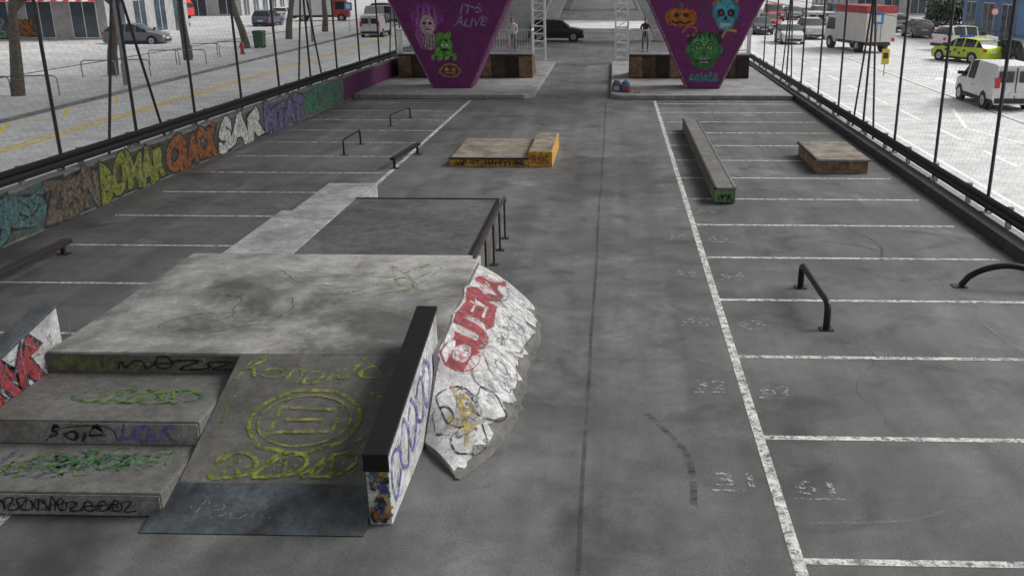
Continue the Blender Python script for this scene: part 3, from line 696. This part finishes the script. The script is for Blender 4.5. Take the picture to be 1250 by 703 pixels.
b.prism(prof,'y',-.1,.1,paint((.5,.12,.04)))
for x in (-.22,.22):
    b.box(x-.03,x+.03,-.06,.06,.045,.09,m_steel)
    for y in (-.09,.09): b.tube([(x,y-.018,.03),(x,y+.018,.03)],.03,m_white,10)
b.make('skateboard',loc=(1.0,42.5,.2),rz=.3)
def puffy(name,loc,cols):
    g=B(); rings=[(0,.16,.12),(.05,.2,.15),(.25,.21,.16),(.4,.17,.13),(.48,.08,.07)]
    vs=[];n=14
    for z,rx,ry in rings:
        for k in range(n):
            t=2*math.pi*k/n; c,s_=math.cos(t),math.sin(t); f=(abs(c)**3+abs(s_)**3)**(-1/3)
            vs.append((rx*c*f,ry*s_*f,z))
    fs=[(i*n+k,i*n+(k+1)%n,(i+1)*n+(k+1)%n,(i+1)*n+k) for i in range(4) for k in range(n)]+[tuple(range(n))[::-1],tuple(range(4*n,5*n))]
    g.mesh(vs,fs,paint(cols[0],.8)); g.box(-.13,.13,-.22,-.15,.06,.24,paint(cols[1],.8))
    for x in (-.09,.09): g.tube([(x,.13,.42),(x,.22,.36),(x,.23,.2),(x,.15,.06)],.018,paint(cols[1],.8),6)
    g.tube([(-.05,0,.47),(-.03,0,.53),(.03,0,.53),(.05,0,.47)],.01,paint(cols[1],.8),6)
    g.make(name,smooth=True,loc=loc)
puffy('backpack',(.55,42.8,.2),((.05,.12,.25),(.3,.05,.05))); puffy('backpack',(.15,43.0,.2),((.1,.11,.13),(.35,.4,.45)))
# ---------------------------------------------------------------- people
def person(loc,rz,top,bot,hair,arm=0.2,skin=(.45,.28,.2)):
    P={'pel':(0,0,.93,.135),'wai':(0,0,1.08,.12),'che':(0,0,1.3,.145),'nk':(0,0,1.46,.055),'hd0':(0,.005,1.54,.07),'hd1':(0,.02,1.64,.095),'hd2':(0,.01,1.72,.075)}
    E=[('pel','wai'),('wai','che'),('che','nk'),('nk','hd0'),('hd0','hd1'),('hd1','hd2')]
    for sx,n in ((-1,'l'),(1,'r')):
        P['hip'+n]=(sx*.09,0,.86,.095);P['kn'+n]=(sx*.11,.03*sx,.48,.06);P['an'+n]=(sx*.12,-.01,.09,.042);P['to'+n]=(sx*.13,.13,.04,.036)
        P['sh'+n]=(sx*.19,0,1.39,.06);P['el'+n]=(sx*.25,-.02+arm*.1,1.12,.042);P['wr'+n]=(sx*.22,.12+arm*.3,.93+arm*.3,.03);P['ha'+n]=(sx*.2,.18+arm*.35,.87+arm*.32,.034)
        E+=[('pel','hip'+n),('hip'+n,'kn'+n),('kn'+n,'an'+n),('an'+n,'to'+n),('che','sh'+n),('sh'+n,'el'+n),('el'+n,'wr'+n),('wr'+n,'ha'+n)]
    ks=list(P); me=bpy.data.meshes.new('body'); me.from_pydata([P[k][:3] for k in ks],[(ks.index(a),ks.index(c)) for a,c in E],[])
    o=bpy.data.objects.new('body',me); scene.collection.objects.link(o)
    o.modifiers.new('s','SKIN'); 
    for i,k in enumerate(ks):
        sv=me.skin_vertices[0].data[i]; sv.radius=(P[k][3],P[k][3]); sv.use_root=(k=='pel')
    sb=o.modifiers.new('ss','SUBSURF'); sb.levels=2; sb.render_levels=2
    bpy.context.view_layer.update()
    m2=bpy.data.meshes.new_from_object(o.evaluated_get(bpy.context.evaluated_depsgraph_get())); bpy.data.objects.remove(o)
    for c in (top,bot,skin,hair,(.03,.03,.03)): m2.materials.append(paint(c,.8))
    for p in m2.polygons:
        x,y,z=p.center; p.use_smooth=True
        if z>1.66 or (z>1.53 and y<-.03): i=3
        elif z>1.46: i=2
        elif abs(x)>.16 and z<.93+arm*.3 and y>.1: i=2
        elif z>.92 or (abs(x)>.19 and z>.8): i=0
        elif z>.1: i=1
        else: i=4
        p.material_index=i
    e=empty('person',loc,rz); ob=bpy.data.objects.new('figure',m2); scene.collection.objects.link(ob); ob.parent=e
    g=B()
    for sx in (-1,1): g.tube([(sx*.032,.1,1.645),(sx*.032,.115,1.645)],.01,paint((.02,.02,.02)),8)
    g.tube([(0,.1,1.64),(0,.13,1.605)],[.008,.016],paint(skin,.8),6); g.box(-.025,.025,.105,.112,1.565,1.572,paint((.3,.08,.08)))
    g.make('face',e)
person((-5.15,49.3,1.38),R(180),(.6,.6,.6),(.12,.14,.2),(.12,.07,.04))
person((1.6,49.3,1.38),R(160),(.05,.05,.06),(.05,.06,.1),(.03,.02,.02),arm=.8)
# ---------------------------------------------------------------- vehicles
def car(name,x,y,rz,col,kind='hatch',sc=1,extra=None):
    pm=paint(col,.3); g=B(); dk=paint((.02,.02,.02),.6)
    if kind=='hatch':
        w=.88; zb=.2; st=[(2.08,.5,.56,.74),(2.0,.66,.72,.92),(1.6,.8,.85,.97),(1.05,.88,.94,1),(.98,.88,.96,1),(.25,.92,1.40,1),(.15,.92,1.43,1),(-.45,.93,1.47,1),(-.55,.93,1.47,1),(-1.35,.95,1.42,1),(-1.5,.95,1.38,1),(-1.92,.95,1.02,.96),(-2.05,.86,.9,.9),(-2.1,.5,.55,.86)]
        sideg={4,6,8,10}; topg={4,10}; wx=(1.28,-1.28); wr=.32
    elif kind=='suv':
        w=.93; zb=.26; st=[(2.2,.6,.68,.8),(2.12,.85,.9,.95),(1.3,.98,1.05,1),(1.1,1.0,1.06,1),(.45,1.02,1.6,1),(.35,1.02,1.63,1),(-.5,1.04,1.67,1),(-.6,1.04,1.67,1),(-1.5,1.06,1.64,1),(-1.65,1.06,1.6,1),(-2.1,1.04,1.12,.96),(-2.2,.6,.65,.9)]
        sideg={3,5,7,9}; topg={3,9}; wx=(1.38,-1.35); wr=.37
    elif kind=='van':
        w=.92; zb=.25; st=[(2.15,.55,.62,.82),(2.05,.85,.92,.95),(1.55,1.0,1.06,1),(1.4,1.02,1.1,1),(.75,1.05,1.7,1),(.6,1.05,1.78,1),(-.15,1.05,1.84,1),(-.25,1.05,1.84,1),(-1.9,1.05,1.82,1),(-2.12,1.05,1.76,.98),(-2.2,.95,1.0,.97),(-2.22,.5,.55,.95)]
        sideg={3,5}; topg={3}; wx=(1.38,-1.35); wr=.33
    rings=[];ns=len(st)
    for (px,zbelt,ztop,wf) in st:
        W_=w*wf; rr=ztop-zbelt; wt=W_*(.97-.30*min(1,rr/.55)*(.5 if kind=='van' else .8))
        rings.append([(px,-W_*.9,zb),(px,-W_,zb+.2),(px,-W_*1.0,(zb+.2+zbelt)/2),(px,-W_*.975,zbelt),(px,-wt,ztop-.03 if rr>.2 else ztop-.01),(px,-wt*.86,ztop),(px,wt*.86,ztop),(px,wt,ztop-.03 if rr>.2 else ztop-.01),(px,W_*.975,zbelt),(px,W_,(zb+.2+zbelt)/2),(px,W_,zb+.2),(px,W_*.9,zb)])
    for i in range(ns-1):
        a,c=rings[i],rings[i+1]
        for k in range(12):
            k2=(k+1)%12
            m=pm
            if k in (3,7) and i in sideg: m=m_glass
            if k in (4,5,6) and i in topg: m=m_glass
            if k==11: m=dk
            if k in(0,10): m=dk if kind!='hatch' else pm
            g.face([a[k],a[k2],c[k2],c[k]],m)
    g.face(rings[0],pm); g.face(rings[-1][::-1],pm)
    fx,rx=st[0][0],st[-1][0]
    for sy in (-1,1):
        for px in wx:
            g.tube([(px,sy*(w+.004),wr),(px,sy*(w-.1),wr)],wr+.06,dk,18)
            g.tube([(px,sy*(w+.012),wr),(px,sy*(w-.2),wr)],wr,m_tyre,18)
            g.tube([(px,sy*(w+.02),wr),(px,sy*(w-.05),wr)],wr*.62,m_rim,12)
            g.tube([(px,sy*(w+.024),wr),(px,sy*(w-.05),wr)],wr*.15,dk,8)
        g.box(fx-.16,fx+.004,sy*w*.62-.14,sy*w*.62+.14,.56 if kind=='hatch' else .66,.68 if kind=='hatch' else .82,paint((.75,.75,.78),.15))
        z0=.72 if kind!='van' else .9
        g.box(rx-.03,rx+.16,sy*w*.8-.1,sy*w*.8+.1,z0,z0+(.18 if kind!='van' else .4),m_red)
        zm=1.0 if kind=='hatch' else 1.12
        g.box(.8 if kind!='van' else 1.15,.92 if kind!='van' else 1.3,sy*(w+.02)-.07,sy*(w+.02)+.1*(sy>0)+.07,zm,zm+.13,dk)
        g.box(-.2,-.05,sy*(w+.003)-.008,sy*(w+.003)+.008,.82,.85,dk)
        g.box(-1.6,1.6,sy*(w+.0)-.01,sy*w+.01,zb+.02,zb+.12,dk)
    g.box(fx-.06,fx+.03,-w*.7,w*.7,.27,.42,dk); g.box(rx-.03,rx+.06,-w*.85,w*.85,.3,.5,dk if kind!='hatch' else pm)
    g.box(rx-.034,rx,-.26,.26,.62,.72,m_white); g.box(fx,fx+.034,-.26,.26,.44,.54,m_white)
    if kind=='van':
        for sy in (-1,1): g.box(rx-.012,rx+.06,sy*.4-.28,sy*.4+.28,1.12,1.55,m_glass)
        g.box(rx-.02,rx+.05,-.012,.012,.5,1.7,dk)
    if extra=='emergency':
        g.box(-.15,.15,-.5,.5,1.46,1.56,paint((.03,.08,.6),.2))
        for sy in (-1,1):
            for q in range(6): g.box(-1.1+q*.36,-.92+q*.36,sy*(w+.006)-.004,sy*(w+.006)+.004,.5+(q%2)*.15,.65+(q%2)*.15,paint((.02,.05,.2)))
    o=g.make(name,smooth=True,loc=(x,y,.01),rz=rz); o.scale=(sc,)*3; return o
U=math.pi/2
def truck(x,y,rz,cab,box,top,L=6.2,h=3.1):
    g=B(); 
    g.prism([(-L/2,.75),(L/2-1.8,.75),(L/2-1.8,h-.5),(-L/2,h-.5)],'y',-1.12,1.12,paint(box))
    g.prism([(-L/2,h-.5),(L/2-1.8,h-.5),(L/2-1.8,h),(-L/2+.1,h)],'y',-1.121,1.121,paint(top))
    g.prism([(L/2-1.75,.5),(L/2,.5),(L/2,1.3),(L/2-.35,2.3),(L/2-1.75,2.4)],'y',-1.0,1.0,paint(cab))
    g.face([(L/2+.004,-.9,1.35),(L/2+.004,.9,1.35),(L/2-.33,.85,2.2),(L/2-.33,-.85,2.2)],m_glass)
    for sy in (-1,1):
        g.face([(L/2-1.5,sy*1.005,1.35),(L/2-.15,sy*1.005,1.35),(L/2-.45,sy*1.005,2.15),(L/2-1.5,sy*1.005,2.15)],m_glass)
        for px in (L/2-.9,-L/2+1.2): g.tube([(px,sy*1.08,.45),(px,sy*.75,.45)],.45,m_tyre,16); g.tube([(px,sy*1.1,.45),(px,sy*.8,.45)],.22,m_rim,10)
        g.box(-L/2-.02,-L/2+.03,sy*.95-.1,sy*.95+.1,.8,1.0,m_red)
    g.box(-L/2,L/2-.3,-.8,.8,.5,.72,paint((.03,.03,.03))); g.box(-L/2-.012,-L/2,-.02,.02,.8,h-.1,paint((.1,.1,.1)))
    g.make('box_truck',loc=(x,y,.01),rz=rz)
car('delivery_van',15.95,40.6,U,(.7,.7,.7),'van')
car('emergency_car',21.8,60.6,U+.5,(.45,.6,.03),'hatch',1,'emergency'); car('parked_car',24.2,59.5,U+.3,(.03,.03,.035),'hatch')
car('parked_car',25.0,70,.3,(.68,.68,.68),'suv')
truck(17.3,69.5,U+.25,(.6,.6,.6),(.62,.6,.58),(.4,.04,.04))
car('parked_car',13.7,76.5,-U,(.66,.66,.66)); car('parked_car',13.2,88,-U,(.05,.05,.06)); car('parked_car',16.5,82,-U,(.5,.5,.5),'suv'); car('parked_car',15.2,96,-U,(.4,.03,.03))
car('parked_car',11.2,101,-U,(.3,.3,.32)); car('parked_car',18.5,92,U,(.65,.65,.65),'van'); car('parked_car',20.5,84,U,(.1,.12,.18)); car('parked_car',21.5,100,U,(.6,.6,.6)); car('parked_car',25.9,84,U,(.12,.13,.15)); car('parked_car',26,92,U,(.3,.3,.33),'suv'); car('parked_car',26,48.5,U,(.12,.13,.15))
for i in range(6): car('parked_car',13+i*2.6,112+3*(i%2),-U,[(.6,.6,.6),(.05,.05,.06),(.3,.04,.04),(.2,.22,.25),(.65,.65,.65),(.08,.1,.2)][i],['hatch','suv','van'][i%3])
car('parked_car',-4.6,78.2,0,(.02,.02,.025),'suv')
car('parked_car',-36.2,73,.05,(.13,.14,.16),'hatch',1.08)
truck(-52,112,.0,(.5,.04,.04),(.5,.04,.04),(.6,.6,.6)); truck(-32.5,108,.2,(.35,.04,.04),(.6,.6,.6),(.6,.6,.6))
for i,(x,y) in enumerate([(-38,112),(-24.5,105),(-28,120),(-44,95),(-20.6,84),(-16,98),(-19,120),(-58,98),(-35,98)]): car('parked_car',x,y,[U,.1,0,.3][i%4],[(.6,.6,.6),(.3,.3,.32),(.05,.05,.06),(.1,.12,.16),(.62,.62,.62)][i%5],['hatch','van','suv'][i%3])
# ---------------------------------------------------------------- street furniture left
def hoop(x,y,L,h,rz=0):
    g=B(); r=.03; pts=[(-L/2,0,0),(-L/2,0,h-.15),(-L/2+.05,0,h-.05),(-L/2+.15,0,h),(L/2-.15,0,h),(L/2-.05,0,h-.05),(L/2,0,h-.15),(L/2,0,0)]
    g.tube(pts,r,m_steel,8); g.make('bike_rack',loc=(x,y,.12),rz=rz,smooth=True)
for (x,y) in [(-27.2,41.0),(-25.3,41.4),(-26.6,49),(-25.0,49.4),(-26.2,55.6),(-24.8,56),(-26,61),(-25,62.5),(-26.3,34),(-26.5,36)]: hoop(x,y,1.7,.85,.1)
def lamp(x,y,h,z0=.12,arm=1.8):
    g=B(); g.tube([(0,0,0),(0,0,1.0),(0,0,1.02),(0,0,h)],[.14,.14,.1,.06],m_steel,10); g.tube([(0,0,h-.05),(arm*.5,0,h+.2),(arm,0,h+.25)],.04,m_steel,8); g.box(arm-.1,arm+.6,-.13,.13,h+.2,h+.3,m_steel)
    g.make('street_lamp',loc=(x,y,z0))
lamp(-23.4,45.4,9); lamp(-23.4,75,9); lamp(29,62,9,.12,-1.8); lamp(29,98,9,.12,-1.8); lamp(-23.4,105,9)
g=B(); g.tube([(0,0,0),(0,0,.08),(0,0,.09),(0,0,.6),(0,0,.62),(0,0,.7),(0,0,.78)],[.17,.17,.12,.12,.15,.13,.03],paint((.5,.04,.03)),12); g.tube([(-.2,0,.48),(.2,0,.48)],.06,paint((.5,.04,.03)),10); g.make('fire_hydrant',loc=(-24.6,63.5,.12),smooth=True)
g=B(); g.prism([(-.3,.08),(.3,.08),(.36,1.05),(-.36,1.05)],'y',-.35,.35,paint((.03,.12,.06))); g.prism([(-.4,1.06),(.4,1.06),(.3,1.2),(-.3,1.2)],'y',-.4,.4,paint((.02,.09,.05)))
for x in (-.25,.25): g.tube([(x,-.3,.08),(x,.3,.08)],.08,m_tyre,8)
g.make('wheelie_bin',loc=(-25.4,69,.12))
def sign(x,y,kind,h=2.6,z0=.12,rz=0):
    g=B(); g.tube([(0,0,0),(0,0,h)],.03,m_steel,8)
    if kind=='square': g.box(-.35,.35,-.04,-.015,h-.75,h-.05,paint((.03,.25,.6))); g.box(-.2,.2,-.046,-.041,h-.6,h-.2,m_white)
    if kind=='round': g.tube([(0,-.05,h-.3),(0,-.02,h-.3)],.32,paint((.55,.03,.03)),20); g.tube([(0,-.056,h-.3),(0,-.052,h-.3)],.23,m_white,20)
    if kind=='board': g.box(-.2,.2,-.05,-.015,h-.9,h-.1,paint((.65,.5,.03))); g.box(-.13,.13,-.055,-.051,h-.6,h-.3,paint((.02,.02,.02)))
    g.make('traffic_sign',loc=(x,y,z0),rz=rz)
sign(16.6,62,'square',2.9,.0); sign(14.5,52,'board',1.5,0); sign(-24,88,'square'); sign(28.8,75,'round')
# trees
def tree(name,x,y,h,r,seed,leaf=900,z0=.12,spread=2.6,lm=None):
    rg=random.Random(seed); e=empty(name,(x,y,z0)); g=B(); tips=[]
    def br(p,d,L,r0,lv):
        n=4; pts=[p];rs=[r0]
        for i in range(n):
            d=(d+Vector((rg.uniform(-.16,.16),rg.uniform(-.16,.16),rg.uniform(-.02,.12)))).normalized()
            p=p+d*L/n; pts.append(p); rs.append(r0*(1-.55*(i+1)/n))
            if lv>=2: tips.append(p)
        g.tube(pts,rs,m_bark,8 if lv==0 else 5,cap=lv==0)
        if lv<3:
            for k in range(4 if lv==0 else 3):
                a=rg.uniform(0,6.28); s_=rg.uniform(.5,1.0)
                nd=(d*.6+Vector((math.cos(a)*s_,math.sin(a)*s_,.35))).normalized()
                br(pts[-1-(k%2)],nd,L*(.45 if lv==0 else .68),rs[-1-(k%2)]*.7,lv+1)
    br(Vector((0,0,0)),Vector((rg.uniform(-.04,.04),0,1)),h*.5,r,0)
    g.make('trunk_and_limbs',e,smooth=True)
    g=B()
    for i in range(leaf):
        t=rg.choice(tips); c=t+Vector((rg.gauss(0,.35),rg.gauss(0,.35),rg.gauss(0,.3)))
        a=Vector((rg.uniform(-1,1),rg.uniform(-1,1),rg.uniform(-.6,.6))).normalized(); u=a.cross(Vector((0,0,1))).normalized(); v=a.cross(u); q=rg.uniform(.07,.16)
        g.face([c-u*q,c-v*q*.6,c+u*q,c+v*q*.6],lm or m_leaf)
    g.make('foliage',e)
for i,(x,y) in enumerate([(-26.2,41.3),(-26.4,50),(-26.3,59),(-26.2,68.5),(-26.3,78),(-26.3,88),(-26.2,31)]): tree('plane_tree',x,y,9.5,.30,i+1,1500)
for i,(x,y) in enumerate([(31,98),(34,106),(38,112),(33,118),(30,70)]): tree('street_tree',x,y,8,.2,20+i,2600,.12,2,m_hedge)
def hedge(name,x0,x1,y0,y1,h,n):
    g=B(); rg=random.Random(3)
    for i in range(n):
        c=Vector((rg.uniform(x0,x1),rg.uniform(y0,y1),.1+h*rg.random()**.6*(1+.15*math.sin(i)))); a=Vector((rg.uniform(-1,1),rg.uniform(-1,1),rg.uniform(-.3,1))).normalized(); u=a.cross(Vector((0,.3,1))).normalized(); v=a.cross(u); q=rg.uniform(.1,.24)
        g.face([c-u*q,c-v*q*.7,c+u*q,c+v*q*.7],m_hedge)
    g.make(name)
hedge('hedge',29.5,45,92,94,2.4,5000)
# ---------------------------------------------------------------- buildings
def building(name,x0,x1,y0,y1,h,wallm,floors,bays,side='-y',parapet=True,shop=None):
    e=empty(name); g=B(); g.box(x0,x1,y0,y1,0,h,wallm); g.make('walls',e)
    g=B()
    fh=h/floors
    for (ax,a0,a1,c,sg) in (('y',x0,x1,y0,-1),('x',y0,y1,x1,1),('x',y0,y1,x0,-1)):
        nb=max(2,int((a1-a0)/3.2))
        for f in range(floors):
            for k in range(nb):
                w=(a1-a0)/nb; u0=a0+k*w+w*.22; u1=a0+(k+1)*w-w*.22; z0=f*fh+fh*.3; z1=f*fh+fh*.82
                if f==0: z0=.3 if k%3 else .05; z1=fh*.8
                p,q=(c+sg*.03,c+sg*.005)
                fr=.07
                if ax=='y':
                    g.box(u0-fr,u1+fr,min(p,q),max(p,q),z0-fr,z1+fr,m_white); g.box(u0,u1,c+sg*.045,c+sg*.032,z0,z1,m_winglass); g.box((u0+u1)/2-.03,(u0+u1)/2+.03,c+sg*.06,c+sg*.046,z0,z1,m_white)
                else:
                    g.box(min(p,q),max(p,q),u0-fr,u1+fr,z0-fr,z1+fr,m_white); g.box(c+sg*.045,c+sg*.032,u0,u1,z0,z1,m_winglass); g.box(c+sg*.06,c+sg*.046,(u0+u1)/2-.03,(u0+u1)/2+.03,z0,z1,m_white)
    g.make('windows',e)
    g=B(); g.box(x0-.25,x1+.25,y0-.25,y1+.25,h,h+.4,m_kerb); g.make('roof',e)
    if shop:
        g=B(); n=int((x1-x0)/.5)
        for i in range(n):
            xa=x0+i*(x1-x0)/n; xb=xa+(x1-x0)/n
            g.face([(xa,y0-.08,3.6),(xb,y0-.08,3.6),(xb,y0-1.6,3.1),(xa,y0-1.6,3.1)],[paint((.5,.04,.04),.8),m_white][i%2])
        g.make('awning',e)
        g=B(); FF=plane((x0,y0-.065,0),(1,0,0),(0,0,1))
        for i in range(6): text(g,FF,['KOR','SEN','OPAK','TBS','RAZ','MEK'][i],.6+i*2.6,.5,2.0,1.1,spray([K,BL,RD,W,GR,OR][i],.4),.01,outline=.04,om=spray([W,K][i%2],.4),ooff=.006,bold=.06,seed=i)
        g.make('graffiti',e)
cw=concrete('render_cream',.35,.5,scale=.3); cg=concrete('render_grey',.3,.42,scale=.3)
building('shop_building',-62,-40.5,77,92,7.5,cg,2,5,shop=True)
building('office_building',-64,-46,100+20,150,15,cw,5,5)
building('warehouse_building',31,46,76,88,7,paint((.12,.22,.42),.6),2,4)
building('apartment_building',30,50,125,150,16,cw,5,5); building('apartment_building',-30,0,225,240,20,cg,6,8); building('apartment_building',6,40,225,240,17,cw,5,8); building('apartment_building',-75,-40,200,220,18,cw,6,8)
g=B(); g.box(31.0,45,75.4,75.8,4.2,5.6,m_white); g.box(31,36,75.35,75.398,4.3,5.5,paint((.5,.04,.04),.5)); g.make('shop_sign')
print('built')
